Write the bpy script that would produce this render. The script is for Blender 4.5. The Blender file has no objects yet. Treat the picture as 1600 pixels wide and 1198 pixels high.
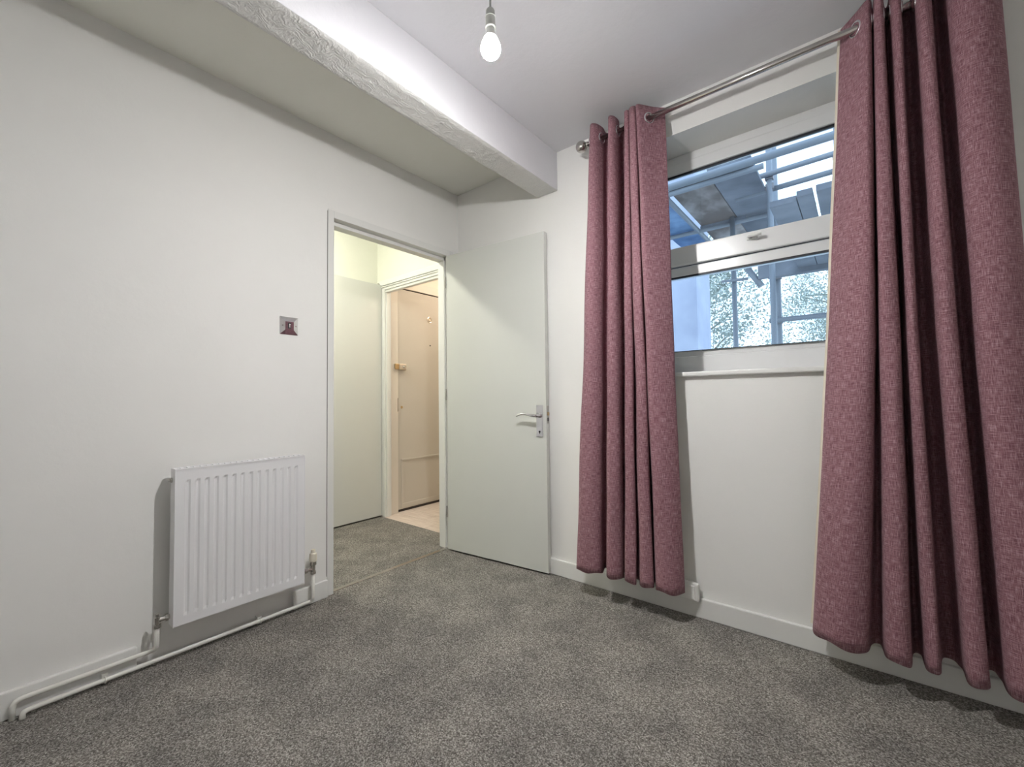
import bpy, bmesh, math, random
from mathutils import Vector, Matrix

S = bpy.context.scene
COL = S.collection
R = math.radians

# ---------------------------------------------------------------- camera
cd = bpy.data.cameras.new('camera')
cam = bpy.data.objects.new('camera', cd)
COL.objects.link(cam)
CF, CYAW, CPIT, CROL = 668.2, 38.969, 1.9525, -.6822
cd.sensor_width = 36.0
cd.lens = CF / 1600 * 36
cd.clip_start = .02
cd.clip_end = 200
_y, _p, _r = R(CYAW), R(CPIT), R(CROL)
fw = Vector((-math.sin(_y) * math.cos(_p), math.cos(_y) * math.cos(_p), math.sin(_p)))
ri = Vector((math.cos(_y), math.sin(_y), 0))
up = ri.cross(fw)
ri2 = math.cos(_r) * ri + math.sin(_r) * up
up2 = -math.sin(_r) * ri + math.cos(_r) * up
cam.matrix_world = Matrix(((ri2.x, up2.x, -fw.x, 2.1599), (ri2.y, up2.y, -fw.y, -2.083),
                           (ri2.z, up2.z, -fw.z, 1.008), (0, 0, 0, 1)))
S.camera = cam

# ---------------------------------------------------------------- sky, exposure, area lights
W = bpy.data.worlds.new('world')
S.world = W
W.use_nodes = True
nt = W.node_tree
bg = nt.nodes['Background']
tc = nt.nodes.new('ShaderNodeTexCoord')
sp = nt.nodes.new('ShaderNodeSeparateXYZ')
cr = nt.nodes.new('ShaderNodeValToRGB')
nt.links.new(tc.outputs['Generated'], sp.inputs[0])
nt.links.new(sp.outputs['Z'], cr.inputs[0])
nt.links.new(cr.outputs[0], bg.inputs[0])
cr.color_ramp.elements[0].position = 0.0
cr.color_ramp.elements[0].color = (.66, .84, 1.0, 1)
cr.color_ramp.elements[1].position = 1.0
cr.color_ramp.elements[1].color = (.52, .72, 1.0, 1)
SKY = 1.6
BULB = 2280.0
HALL = 180.0
LOBBY = 66.0
bg.inputs[1].default_value = SKY
S.view_settings.view_transform = 'Standard'
S.view_settings.look = 'None'
S.view_settings.gamma = 1
S.view_settings.use_curve_mapping = False
S.view_settings.exposure = 0.9

# ---------------------------------------------------------------- materials
def mat(name, col, rough=.6, metal=0.0, spec=.5):
    m = bpy.data.materials.new(name)
    m.use_nodes = True
    b = m.node_tree.nodes['Principled BSDF']
    b.inputs['Base Color'].default_value = (*col, 1)
    b.inputs['Roughness'].default_value = rough
    b.inputs['Metallic'].default_value = metal
    b.inputs['Specular IOR Level'].default_value = spec
    return m

def N(m, t, **kw):
    n = m.node_tree.nodes.new(t)
    for k, v in kw.items():
        if k in n.inputs.keys():
            n.inputs[k].default_value = v
        else:
            setattr(n, k, v)
    return n

def L(m, a, b):
    m.node_tree.links.new(a, b)

def mottled(m, c1, c2, scale, detail=6, lo=.35, hi=.65, coord='Object', stretch=None, rough=.6):
    b = m.node_tree.nodes['Principled BSDF']
    t = N(m, 'ShaderNodeTexCoord')
    mp = N(m, 'ShaderNodeMapping')
    if stretch: mp.inputs['Scale'].default_value = stretch
    L(m, t.outputs[coord], mp.inputs[0])
    n = N(m, 'ShaderNodeTexNoise')
    n.inputs['Scale'].default_value = scale
    n.inputs['Detail'].default_value = detail
    n.inputs['Roughness'].default_value = rough
    L(m, mp.outputs[0], n.inputs['Vector'])
    r = N(m, 'ShaderNodeValToRGB')
    r.color_ramp.elements[0].position = lo
    r.color_ramp.elements[0].color = (*c1, 1)
    r.color_ramp.elements[1].position = hi
    r.color_ramp.elements[1].color = (*c2, 1)
    L(m, n.outputs[0], r.inputs[0])
    L(m, r.outputs[0], b.inputs['Base Color'])
    return n, r, mp

def bump(m, src, strength=.2, dist=.01):
    b = m.node_tree.nodes['Principled BSDF']
    k = N(m, 'ShaderNodeBump')
    k.inputs['Strength'].default_value = strength
    k.inputs['Distance'].default_value = dist
    L(m, src, k.inputs['Height'])
    L(m, k.outputs[0], b.inputs['Normal'])
    return k

def wallpaint(name, c, var=.02, bs=.12, sc=14, rough=.75):
    m = mat(name, c, rough, spec=.3)
    mottled(m, tuple(x - var for x in c), tuple(x + var * .6 for x in c), 1.6, 5, .3, .7)
    t = N(m, 'ShaderNodeTexCoord')
    n = N(m, 'ShaderNodeTexNoise')
    n.inputs['Scale'].default_value = sc
    n.inputs['Detail'].default_value = 8
    n.inputs['Roughness'].default_value = .65
    L(m, t.outputs['Object'], n.inputs['Vector'])
    bump(m, n.outputs[0], bs, .01)
    return m

M = {}
M['wall'] = wallpaint('white emulsion wall', (.82, .815, .79))
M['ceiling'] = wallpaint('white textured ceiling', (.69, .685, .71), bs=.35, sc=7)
M['alcove'] = wallpaint('alcove ceiling emulsion', (.83, .83, .765))
M['hallwall'] = wallpaint('hall emulsion', (.78, .785, .70))
M['lobbywall'] = wallpaint('lobby emulsion', (.80, .72, .62))
M['gloss'] = wallpaint('white gloss woodwork', (.76, .76, .735), var=.012, bs=.05, rough=.35)
M['door'] = wallpaint('pale grey green door paint', (.635, .645, .61), var=.012, bs=.04, rough=.5)
M['frontdoor'] = wallpaint('beige front door paint', (.58, .535, .47), var=.012, bs=.05, rough=.45)
M['frontframe'] = wallpaint('cream frame paint', (.74, .68, .60), var=.01, bs=.05, rough=.4)
M['radiator'] = mat('white radiator enamel', (.80, .80, .81), .32)
M['pipe'] = mat('painted pipe', (.76, .75, .70), .4)
M['upvc'] = mat('white upvc', (.78, .78, .78), .28)
M['plastic'] = mat('white plastic', (.78, .78, .75), .35)
M['valvecap'] = mat('cream valve cap', (.70, .66, .55), .45)
M['chrome'] = mat('polished chrome', (.78, .78, .79), .12, 1.0)
M['mirror'] = mat('mirror chrome', (.75, .74, .75), .05, 1.0)
M['satin'] = mat('satin nickel', (.58, .56, .53), .2, 1.0)
M['brass'] = mat('aged brass', (.62, .46, .27), .3, 1.0)
M['brasssilver'] = mat('dull chrome lock', (.75, .68, .60), .3, 1.0)
M['dark'] = mat('black rubber', (.02, .02, .025), .5)
M['gap'] = mat('dark gap', (.05, .04, .035), .9)
M['flex'] = mat('grey flex', (.42, .43, .40), .5)
M['lampholder'] = mat('grey white bakelite', (.55, .56, .52), .4)

# swirled plaster on the underside of the beam
m = mat('combed plaster', (.66, .655, .64), .7, spec=.3)
t = N(m, 'ShaderNodeTexCoord')
n1 = N(m, 'ShaderNodeTexNoise'); n1.inputs['Scale'].default_value = 4.5; n1.inputs['Detail'].default_value = 2
n1.inputs['Distortion'].default_value = 1.6
L(m, t.outputs['Object'], n1.inputs['Vector'])
wv = N(m, 'ShaderNodeTexWave'); wv.inputs['Scale'].default_value = 16; wv.inputs['Distortion'].default_value = 22
wv.inputs['Detail'].default_value = 3; wv.inputs['Detail Scale'].default_value = 1.3
L(m, t.outputs['Object'], wv.inputs['Vector'])
mx = N(m, 'ShaderNodeMath', operation='MULTIPLY')
L(m, n1.outputs[0], mx.inputs[0]); L(m, wv.outputs['Fac'], mx.inputs[1])
n2 = N(m, 'ShaderNodeTexNoise'); n2.inputs['Scale'].default_value = 60; n2.inputs['Detail'].default_value = 6
L(m, t.outputs['Object'], n2.inputs['Vector'])
ad = N(m, 'ShaderNodeMath', operation='MULTIPLY_ADD')
ad.inputs[1].default_value = .35
L(m, n2.outputs[0], ad.inputs[0]); L(m, mx.outputs[0], ad.inputs[2])
bump(m, ad.outputs[0], .35, .005)
M['comb'] = m

# carpet: fine twist pile
def carpet(name, dark, mid, light):
    m = mat(name, mid, .95, spec=.1)
    b = m.node_tree.nodes['Principled BSDF']
    t = N(m, 'ShaderNodeTexCoord')
    a = N(m, 'ShaderNodeTexNoise'); a.inputs['Scale'].default_value = 170; a.inputs['Detail'].default_value = 3
    a.inputs['Roughness'].default_value = .75
    L(m, t.outputs['Object'], a.inputs['Vector'])
    v = N(m, 'ShaderNodeTexVoronoi'); v.inputs['Scale'].default_value = 290
    L(m, t.outputs['Object'], v.inputs['Vector'])
    big = N(m, 'ShaderNodeTexNoise'); big.inputs['Scale'].default_value = 5.5; big.inputs['Detail'].default_value = 4
    L(m, t.outputs['Object'], big.inputs['Vector'])
    sx = N(m, 'ShaderNodeSeparateColor')
    L(m, v.outputs['Color'], sx.inputs[0])
    mixf = N(m, 'ShaderNodeMath', operation='MULTIPLY_ADD'); mixf.inputs[1].default_value = .34
    L(m, sx.outputs[0], mixf.inputs[0])
    sc = N(m, 'ShaderNodeMath', operation='MULTIPLY_ADD'); sc.inputs[1].default_value = .8; sc.inputs[2].default_value = -.10
    L(m, a.outputs[0], sc.inputs[0]); L(m, sc.outputs[0], mixf.inputs[2])
    r = N(m, 'ShaderNodeValToRGB')
    e = r.color_ramp.elements
    e[0].position = .28; e[0].color = (*dark, 1)
    e[1].position = .72; e[1].color = (*light, 1)
    k = e.new(.5); k.color = (*mid, 1)
    L(m, mixf.outputs[0], r.inputs[0])
    mm = N(m, 'ShaderNodeMix', data_type='RGBA', blend_type='MULTIPLY')
    rr = N(m, 'ShaderNodeValToRGB')
    rr.color_ramp.elements[0].position = .35; rr.color_ramp.elements[0].color = (.80, .80, .80, 1)
    rr.color_ramp.elements[1].position = .65; rr.color_ramp.elements[1].color = (1.1, 1.09, 1.07, 1)
    L(m, big.outputs[0], rr.inputs[0])
    mm.inputs[0].default_value = 1
    L(m, r.outputs[0], mm.inputs[6]); L(m, rr.outputs[0], mm.inputs[7])
    L(m, mm.outputs[2], b.inputs['Base Color'])
    bump(m, mixf.outputs[0], .9, .006)
    return m
M['carpet'] = carpet('grey twist carpet', (.10, .092, .083), (.255, .242, .224), (.56, .535, .50))

# linen curtain
def linen(name, dark, mid, light):
    m = mat(name, mid, .9, spec=.15)
    b = m.node_tree.nodes['Principled BSDF']
    uv = N(m, 'ShaderNodeUVMap')
    def threads(sx, sy):
        mp = N(m, 'ShaderNodeMapping'); mp.inputs['Scale'].default_value = (sx, sy, 1)
        L(m, uv.outputs[0], mp.inputs[0])
        n = N(m, 'ShaderNodeTexNoise'); n.inputs['Scale'].default_value = 1; n.inputs['Detail'].default_value = 3
        n.inputs['Roughness'].default_value = .6
        L(m, mp.outputs[0], n.inputs['Vector'])
        return n.outputs[0]
    a = threads(560, 36); c = threads(34, 560)
    mxx = N(m, 'ShaderNodeMath', operation='MAXIMUM'); L(m, a, mxx.inputs[0]); L(m, c, mxx.inputs[1])
    av = N(m, 'ShaderNodeMath', operation='ADD'); L(m, a, av.inputs[0]); L(m, c, av.inputs[1])
    mu = N(m, 'ShaderNodeMath', operation='MULTIPLY_ADD'); mu.inputs[1].default_value = .5
    L(m, av.outputs[0], mu.inputs[0])
    h = N(m, 'ShaderNodeMath', operation='MULTIPLY'); h.inputs[1].default_value = .5
    L(m, mxx.outputs[0], h.inputs[0]); L(m, h.outputs[0], mu.inputs[2])
    r = N(m, 'ShaderNodeValToRGB')
    e = r.color_ramp.elements
    e[0].position = .62; e[0].color = (*dark, 1)
    e[1].position = .98; e[1].color = (*light, 1)
    k = e.new(.77); k.color = (*mid, 1)
    L(m, mu.outputs[0], r.inputs[0])
    L(m, r.outputs[0], b.inputs['Base Color'])
    bump(m, mu.outputs[0], .5, .003)
    b.inputs['Sheen Weight'].default_value = .08
    b.inputs['Sheen Tint'].default_value = (.9, .75, .8, 1)
    return m
M['linen'] = linen('mauve linen weave', (.165, .076, .092), (.285, .142, .166), (.53, .35, .38))
M['lining'] = mat('cream curtain lining', (.74, .68, .57), .85, spec=.1)

# glass
m = bpy.data.materials.new('window glass'); m.use_nodes = True
ntg = m.node_tree; ntg.nodes.clear()
o = ntg.nodes.new('ShaderNodeOutputMaterial'); mixs = ntg.nodes.new('ShaderNodeMixShader')
tr = ntg.nodes.new('ShaderNodeBsdfTransparent'); tr.inputs[0].default_value = (.93, .96, .98, 1)
gl = ntg.nodes.new('ShaderNodeBsdfGlossy'); gl.inputs['Roughness'].default_value = .02
fr = ntg.nodes.new('ShaderNodeFresnel'); fr.inputs[0].default_value = 1.35
ntg.links.new(fr.outputs[0], mixs.inputs[0]); ntg.links.new(tr.outputs[0], mixs.inputs[1])
ntg.links.new(gl.outputs[0], mixs.inputs[2]); ntg.links.new(mixs.outputs[0], o.inputs[0])
M['glass'] = m

M['leaves'] = mat('small pale leaves', (.33, .37, .33), .8)
M['tube'] = mat('galvanised scaffold tube', (.20, .215, .24), .45, .0)
M['coupler'] = mat('rusty coupler', (.22, .21, .22), .6, .6)
m = mat('weathered scaffold board', (.30, .30, .32), .85); mottled(m, (.09, .10, .12), (.24, .25, .28), 2.2, 6, .3, .7); M['board'] = m
m = mat('stained plywood', (.4, .35, .3), .85); mottled(m, (.15, .12, .105), (.42, .38, .36), 1.9, 5, .40, .62, stretch=(1, .6, 1)); M['ply'] = m
m = mat('blue tarpaulin', (.12, .26, .55), .45); mottled(m, (.08, .15, .28), (.22, .34, .52), 4, 5); M['tarp'] = m
m = mat('white render', (.66, .68, .80), .8); mottled(m, (.31, .33, .42), (.40, .42, .51), 1.5, 5); M['render'] = m
m = mat('bark', (.25, .25, .22), .9); mottled(m, (.15, .15, .12), (.36, .36, .31), 12, 4); M['bark'] = m
M['twig'] = mat('pale twigs', (.34, .37, .33), .9)
M['ground'] = mat('pale paving outside', (.42, .42, .40), .95)
M['brickwork'] = mat('outside wall', (.5, .48, .45), .9)
m = mat('vinyl plank', (.55, .46, .40), .5); mottled(m, (.60, .50, .44), (.74, .65, .58), 5, 5, stretch=(1, 9, 1)); M['vinyl'] = m

# bulb: light strongest downwards and sideways, fading towards the cap
m = bpy.data.materials.new('lit bulb'); m.use_nodes = True
ntb = m.node_tree; ntb.nodes.clear()
o = ntb.nodes.new('ShaderNodeOutputMaterial'); em = ntb.nodes.new('ShaderNodeEmission')
ge = ntb.nodes.new('ShaderNodeNewGeometry'); sz = ntb.nodes.new('ShaderNodeSeparateXYZ')
mr = ntb.nodes.new('ShaderNodeMapRange')
mr.inputs['From Min'].default_value = -1.0; mr.inputs['From Max'].default_value = .0
mr.inputs['To Min'].default_value = 1; mr.inputs['To Max'].default_value = .12
mu = ntb.nodes.new('ShaderNodeMath'); mu.operation = 'MULTIPLY'; mu.inputs[1].default_value = BULB
ntb.links.new(ge.outputs['Normal'], sz.inputs[0]); ntb.links.new(sz.outputs['Z'], mr.inputs['Value'])
pw = ntb.nodes.new('ShaderNodeMath'); pw.operation = 'POWER'; pw.inputs[1].default_value = 1.7
ntb.links.new(mr.outputs[0], pw.inputs[0]); ntb.links.new(pw.outputs[0], mu.inputs[0]); ntb.links.new(mu.outputs[0], em.inputs['Strength'])
em.inputs['Color'].default_value = (1.0, .985, .975, 1)
ntb.links.new(em.outputs[0], o.inputs[0])
M['bulb'] = m

# ---------------------------------------------------------------- helpers
def empty(name, loc=(0, 0, 0), rz=0, parent=None):
    o = bpy.data.objects.new(name, None); COL.objects.link(o)
    o.location = loc; o.rotation_euler = (0, 0, rz); o.empty_display_size = .05
    if parent: o.parent = parent
    return o

def tag(o, label=None, cat=None, group=None, kind=None):
    if label: o['label'] = label
    if cat: o['category'] = cat
    if group: o['group'] = group
    if kind: o['kind'] = kind
    return o

def obj(name, bm, m, parent=None, smooth=False, kind=None, bevel=0):
    me = bpy.data.meshes.new(name)
    bmesh.ops.recalc_face_normals(bm, faces=bm.faces[:])
    bm.to_mesh(me); bm.free()
    if smooth:
        for p in me.polygons: p.use_smooth = True
    o = bpy.data.objects.new(name, me); COL.objects.link(o)
    me.materials.append(m)
    if parent: o.parent = parent
    if kind: o['kind'] = kind
    if bevel:
        b = o.modifiers.new('bevel', 'BEVEL'); b.width = bevel; b.segments = 2; b.limit_method = 'ANGLE'
    return o

def B(bm, x0, y0, z0, x1, y1, z1):
    vs = [bm.verts.new((x, y, z)) for x in (x0, x1) for y in (y0, y1) for z in (z0, z1)]
    for f in ((0, 1, 3, 2), (4, 6, 7, 5), (0, 4, 5, 1), (2, 3, 7, 6), (0, 2, 6, 4), (1, 5, 7, 3)):
        bm.faces.new([vs[i] for i in f])
    return vs

def box(name, a, b, m, parent=None, bevel=0, kind=None):
    bm = bmesh.new(); B(bm, *a, *b)
    return obj(name, bm, m, parent, bevel=bevel, kind=kind)

def tube(bm, pts, r, n=12, cap=True, rs=None):
    pts = [Vector(p) for p in pts]
    rings = []
    prev = None
    for i, p in enumerate(pts):
        d = ((pts[min(i + 1, len(pts) - 1)] - pts[max(i - 1, 0)])).normalized()
        if prev is None:
            a = d.cross(Vector((0, 0, 1)))
            if a.length < .1: a = d.cross(Vector((1, 0, 0)))
            a.normalize()
        else:
            a = (prev - d * prev.dot(d)).normalized()
        prev = a
        b = d.cross(a)
        rr = rs[i] if rs else r
        rings.append([bm.verts.new(p + rr * (math.cos(t) * a + math.sin(t) * b)) for t in [2 * math.pi * k / n for k in range(n)]])
    for i in range(len(rings) - 1):
        for k in range(n):
            bm.faces.new((rings[i][k], rings[i][(k + 1) % n], rings[i + 1][(k + 1) % n], rings[i + 1][k]))
    if cap:
        bm.faces.new(rings[0]); bm.faces.new(rings[-1])

def lathe(bm, c, axis, prof, n=24):
    """prof: list of (distance along axis, radius)"""
    ax = Vector(axis).normalized(); c = Vector(c)
    tube_pts = [c + ax * h for h, r in prof]
    a = ax.cross(Vector((0, 0, 1)))
    if a.length < .1: a = ax.cross(Vector((1, 0, 0)))
    a.normalize(); b = ax.cross(a)
    rings = []
    for p, (h, r) in zip(tube_pts, prof):
        r = max(r, 1e-5)
        rings.append([bm.verts.new(p + r * (math.cos(t) * a + math.sin(t) * b)) for t in [2 * math.pi * k / n for k in range(n)]])
    for i in range(len(rings) - 1):
        for k in range(n):
            bm.faces.new((rings[i][k], rings[i][(k + 1) % n], rings[i + 1][(k + 1) % n], rings[i + 1][k]))
    bm.faces.new(rings[0]); bm.faces.new(rings[-1])

def torus(bm, c, axis, R0, r0, n=24, k=8):
    ax = Vector(axis).normalized()
    a = ax.cross(Vector((0, 0, 1)))
    if a.length < .1: a = ax.cross(Vector((1, 0, 0)))
    a.normalize(); b = ax.cross(a); c = Vector(c)
    g = []
    for i in range(n):
        t = 2 * math.pi * i / n; d = math.cos(t) * a + math.sin(t) * b
        g.append([bm.verts.new(c + d * (R0 + r0 * math.cos(s)) + ax * r0 * math.sin(s)) for s in [2 * math.pi * j / k for j in range(k)]])
    for i in range(n):
        for j in range(k):
            bm.faces.new((g[i][j], g[(i + 1) % n][j], g[(i + 1) % n][(j + 1) % k], g[i][(j + 1) % k]))

# ================================================================ SETTING
CEIL = 2.44
RX = 3.02          # right wall
FY = -3.0          # wall behind the camera
HX = -1.13         # far hall wall
OY0, OY1, OZ = -.916, -.083, 1.985     # bedroom door opening
# bedroom floor and hall floor
box('floor', (0.0, FY, -.06), (RX, 0, 0), M['carpet'], kind='structure')
box('floor_hall', (HX, -2.6, -.06), (0, .10, 0), M['carpet'], kind='structure')
# lobby floor: vinyl planks
lob = box('floor_lobby', (HX, .10, -.06), (-.0, 1.3, -.006), M['gap'], kind='structure')
py = .102
pk = 0
while py < 1.29:
    y2 = min(py + .148, 1.3)
    off = [.0, .43, .2, .6][pk % 4]
    xs = [HX] + [x for x in (HX + off,) if off > .05] + [HX + off + .62 if off < .45 else -.0, 0]
    xs = sorted(set(xs))
    for a, b in zip(xs[:-1], xs[1:]):
        if b - a > .02:
            box('plank', (a + .0015, py, -.006), (b - .0015, y2 - .003, 0), M['vinyl'], lob, bevel=.0012)
    py = y2; pk += 1

# window wall with opening (x 1.24..2.36, z 1.10..2.275)
WX0, WX1, WZ0, WZ1, WT = 1.24, 2.36, 1.098, 2.275, .30
bm = bmesh.new()
B(bm, -.10, 0, -.1, WX0, WT, CEIL + .1)
B(bm, WX1, 0, -.1, RX + .1, WT, CEIL + .1)
B(bm, WX0, 0, -.1, WX1, WT, WZ0)
B(bm, WX0, 0, WZ1, WX1, WT, CEIL + .1)
obj('wall_back', bm, M['wall'], kind='structure')
# left wall with the door opening; frame is 35 mm wide around it
bm = bmesh.new()
B(bm, -.10, FY, 0, 0, OY0 - .035, CEIL)
B(bm, -.10, OY1 + .035, 0, 0, 0, CEIL)
B(bm, -.10, OY0 - .035, OZ + .04, 0, OY1 + .035, CEIL)
obj('wall_left', bm, M['wall'], kind='structure')
box('wall_right', (RX, FY, 0), (RX + .1, 0, CEIL), M['wall'], kind='structure')
box('wall_front', (-.1, FY - .1, 0), (RX + .1, FY, CEIL), M['wall'], kind='structure')
box('ceiling_alcove', (-.1, FY - .1, CEIL), (.70, .0, CEIL + .1), M['alcove'], kind='structure')
box('ceiling_hall', (-1.3, FY - .1, CEIL), (-.1, .0, CEIL + .1), M['ceiling'], kind='structure')
box('ceiling', (.70, FY - .1, CEIL), (RX + .1, .0, CEIL + .1), M['ceiling'], kind='structure')
box('ceiling_lobby', (-1.3, 0, CEIL), (-.1, 1.4, CEIL + .1), M['ceiling'], kind='structure')
# hall
bm = bmesh.new(); B(bm, HX - .1, -2.7, 0, HX, 1.4, CEIL)
obj('wall_hall', bm, M['hallwall'], kind='structure')
box('wall_hall_end', (HX, -2.7, 0), (-.1, -2.6, CEIL), M['hallwall'], kind='structure')
box('wall_hall_near', (-.11, -2.6, 0), (-.1005, OY0 - .035, CEIL), M['hallwall'], kind='structure')
box('wall_lobby_end', (HX, 1.3, 0), (-.0, 1.4, CEIL), M['lobbywall'], kind='structure')
box('wall_lobby_side', (-.1, .305, 0), (-.0, 1.3, CEIL), M['lobbywall'], kind='structure')
bm = bmesh.new()
B(bm, HX, .17, 0, HX + .035, 1.3, CEIL)
obj('wall_lobby', bm, M['lobbywall'], kind='structure')
# partition between hall and lobby, over the inner doorway
bm = bmesh.new()
B(bm, HX, .10, 2.035, -.1, .17, CEIL)
B(bm, -.14, .10, 0, -.1, .17, 2.035)
obj('wall_partition', bm, M['hallwall'], kind='structure')

# ceiling beam
bm = bmesh.new()
B(bm, .69, FY, 2.213, .835, 0, CEIL)
o = obj('trim_1', bm, M['ceiling'], kind='structure', bevel=.004)
o['label'] = 'boxed beam crossing the ceiling'
# its combed plaster underside: a thin skim of geometry with real relief
bm = bmesh.new()
nx, ny = 14, 300
random.seed(4)
from mathutils import noise
g = []
for i in range(nx + 1):
    row = []
    for j in range(ny + 1):
        x = .691 + .143 * i / nx; y = FY + .003 + (-FY - .006) * j / ny
        e = 0 if i in (0, nx) or j in (0, ny) else 1
        h = .004 * noise.noise((x * 22, y * 22, 1.3)) + .0025 * noise.noise((x * 60, y * 60, 4))
        row.append(bm.verts.new((x, y, 2.2125 - e * (.0025 + abs(h) * 1.2))))
    g.append(row)
for i in range(nx):
    for j in range(ny):
        bm.faces.new((g[i][j], g[i + 1][j], g[i + 1][j + 1], g[i][j + 1]))
sk = obj('plaster_skim', bm, M['comb'], o, smooth=True)

# skirting boards
def skirt(name, a, b):
    return box(name, a, b, M['gloss'], bevel=.004, kind='structure')
skirt('baseboard_back', (0.0, -.018, 0), (RX, 0, .088))
skirt('baseboard_left', (0, FY, 0), (.018, -1.70, .088))
skirt('trim_2', (0, -1.125, 0), (.018, OY0 - .037, .088))
skirt('baseboard_right', (RX - .018, FY, 0), (RX, -.018, .088))
skirt('baseboard_front', (0.018, FY, 0), (RX - .018, FY + .018, .088))

# bedroom door frame + door (door_1)
d1 = tag(empty('door_1', (0, OY1, 0)), 'bedroom door standing wide open against the window wall', kind='structure')
def wp(o, parent):   # keep world placement under a moved parent
    o.parent = parent
    o.matrix_parent_inverse = parent.matrix_world.inverted() if False else Matrix.Translation(-Vector(parent.location))
    return o
bm = bmesh.new()
B(bm, -.102, OY0 - .035, 0, .003, OY0, OZ + .04)
B(bm, -.102, OY1, 0, .003, OY1 + .035, OZ + .04)
B(bm, -.102, OY0, OZ, .003, OY1, OZ + .04)
# stops
B(bm, -.102, OY0, 0, -.042, OY0 + .004, OZ)
B(bm, -.102, OY1 - .014, 0, -.042, OY1, OZ)
B(bm, -.102, OY0, OZ - .022, -.042, OY1, OZ)
wp(obj('door_frame', bm, M['gloss'], bevel=.002), d1)
o = wp(box('frame_gap', (.0005, OY0 - .0375, .1), (.0012, OY0 - .035, OZ + .03), M['gap']), d1)
o = wp(box('threshold_strip', (-.045, OY0, -.001), (-.018, OY1, .004), M['satin'], bevel=.0015), d1)
leaf = empty('door_leaf_pivot', (0, 0, 0))
bpy.data.objects.remove(leaf)
# leaf: hinge at (0.003,-.117), direction 95.3 deg from -y
th = R(95.28)
du = Vector((math.sin(th), -math.cos(th), 0))            # along the leaf
dn = Vector((math.cos(th), math.sin(th), 0)) * 1          # thickness, away from the camera
if dn.y < 0: dn = -dn
H0 = Vector((.004, -.1165, 0))
RZ = math.atan2(du.y, du.x)
def leafmesh(name, bm, m, parent=None, **k):
    # local frame: x along leaf, y thickness (0 = face towards the room), z up
    o = obj(name, bm, m, None, **k)
    return o
lf = None
bm = bmesh.new(); B(bm, 0, 0, .010, .762, .035, 1.98)
lf = obj('door_leaf', bm, M['door'], bevel=.0015)
lf.location = H0; lf.rotation_euler = (0, 0, RZ)
lf.parent = d1; lf.matrix_parent_inverse = Matrix.Translation(-Vector(d1.location))
# lever handle on a plate
HZ = .905
bm = bmesh.new(); B(bm, .698, -.006, .782, .742, 0, .965)
hp = obj('handle_plate', bm, M['chrome'], lf, bevel=.002)
bm = bmesh.new()
lathe(bm, (.722, 0, HZ), (0, -1, 0), [(0, .014), (.012, .014), (.013, .009), (.045, .009)], 16)
cur = [(.722, -.047, HZ), (.708, -.052, HZ + .001), (.690, -.053, HZ + .003), (.660, -.053, HZ + .009), (.635, -.053, HZ + .011), (.612, -.053, HZ + .007), (.598, -.053, HZ + .001), (.592, -.053, HZ - .004)]
tube(bm, cur, .007, 10, rs=[.010, .010, .009, .0075, .007, .007, .007, .006])
obj('lever_handle', bm, M['chrome'], lf, smooth=True)
bm = bmesh.new(); lathe(bm, (.720, -.0062, .812), (0, -1, 0), [(0, .006), (.001, .006)], 12); B(bm, .718, -.0072, .800, .722, -.006, .812)
obj('keyhole', bm, M['dark'], lf)
bm = bmesh.new(); B(bm, .7615, .008, .86, .7635, .028, .96)
obj('latch_plate', bm, M['satin'], lf, bevel=.001)
bm = bmesh.new(); B(bm, .763, .012, .905, .770, .024, .925)
obj('latch', bm, M['brass'], lf, bevel=.002)
bm = bmesh.new(); B(bm, .763, .012, .872, .7642, .024, .892)
obj('deadlock_slot', bm, M['dark'], lf)
for z in (.22, 1.0, 1.76):
    bm = bmesh.new(); lathe(bm, (-.003, -.004, z), (0, 0, 1), [(0, .004), (.075, .004)], 10)
    obj('hinge', bm, M['satin'], lf, smooth=False)

# window (window_1)
w = tag(empty('window_1', ((WX0 + WX1) / 2, .2, WZ0)), 'white plastic window with a top hung sash over a fixed pane', kind='structure')
YF = .205
def frame(bm, x0, x1, z0, z1, l, r, b, t, y0, y1):
    B(bm, x0, y0, z0, x0 + l, y1, z1); B(bm, x1 - r, y0, z0, x1, y1, z1)
    B(bm, x0 + l, y0, z0, x1 - r, y1, z0 + b); B(bm, x0 + l, y0, z1 - t, x1 - r, y1, z1)
bm = bmesh.new()
frame(bm, WX0, WX1, WZ0, WZ1, .05, .05, .115, .040, YF, YF + .065)
B(bm, WX0 + .05, YF, 1.632, WX1 - .05, YF + .065, 1.680)   # transom
wp(obj('window_frame', bm, M['upvc'], bevel=.003), w)
bm = bmesh.new()
frame(bm, WX0 + .05, WX1 - .05, 1.213, 1.632, .018, .018, .028, .0, YF + .012, YF + .03)
wp(obj('glazing_bead', bm, M['upvc'], bevel=.003), w)
bm = bmesh.new()
frame(bm, WX0 + .045, WX1 - .045, 1.686, 2.2335, .065, .065, .100, .058, YF - .012, YF + .045)
wp(obj('sash', bm, M['upvc'], bevel=.006), w)
bm = bmesh.new()
frame(bm, WX0 + .11, WX1 - .11, 1.785, 2.1755, .003, .003, .002, .010, YF + .0, YF + .012)
wp(obj('sash_gasket', bm, M['dark']), w)
bm = bmesh.new()
frame(bm, WX0 + .05, WX1 - .05, 1.24, 1.634, .003, .003, .002, .009, YF + .0, YF + .012)
wp(obj('gasket', bm, M['dark']), w)
bm = bmesh.new()
B(bm, WX0 + .05, YF - .002, 2.2335, WX1 - .05, YF + .001, 2.2355); B(bm, WX0 + .05, YF - .002, 1.6815, WX1 - .05, YF + .001, 1.6845)
wp(obj('seal_line', bm, M['gap']), w)
wp(box('glass', (WX0 + .11, YF + .014, 1.785), (WX1 - .11, YF + .018, 2.175), M['glass']), w)
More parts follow.
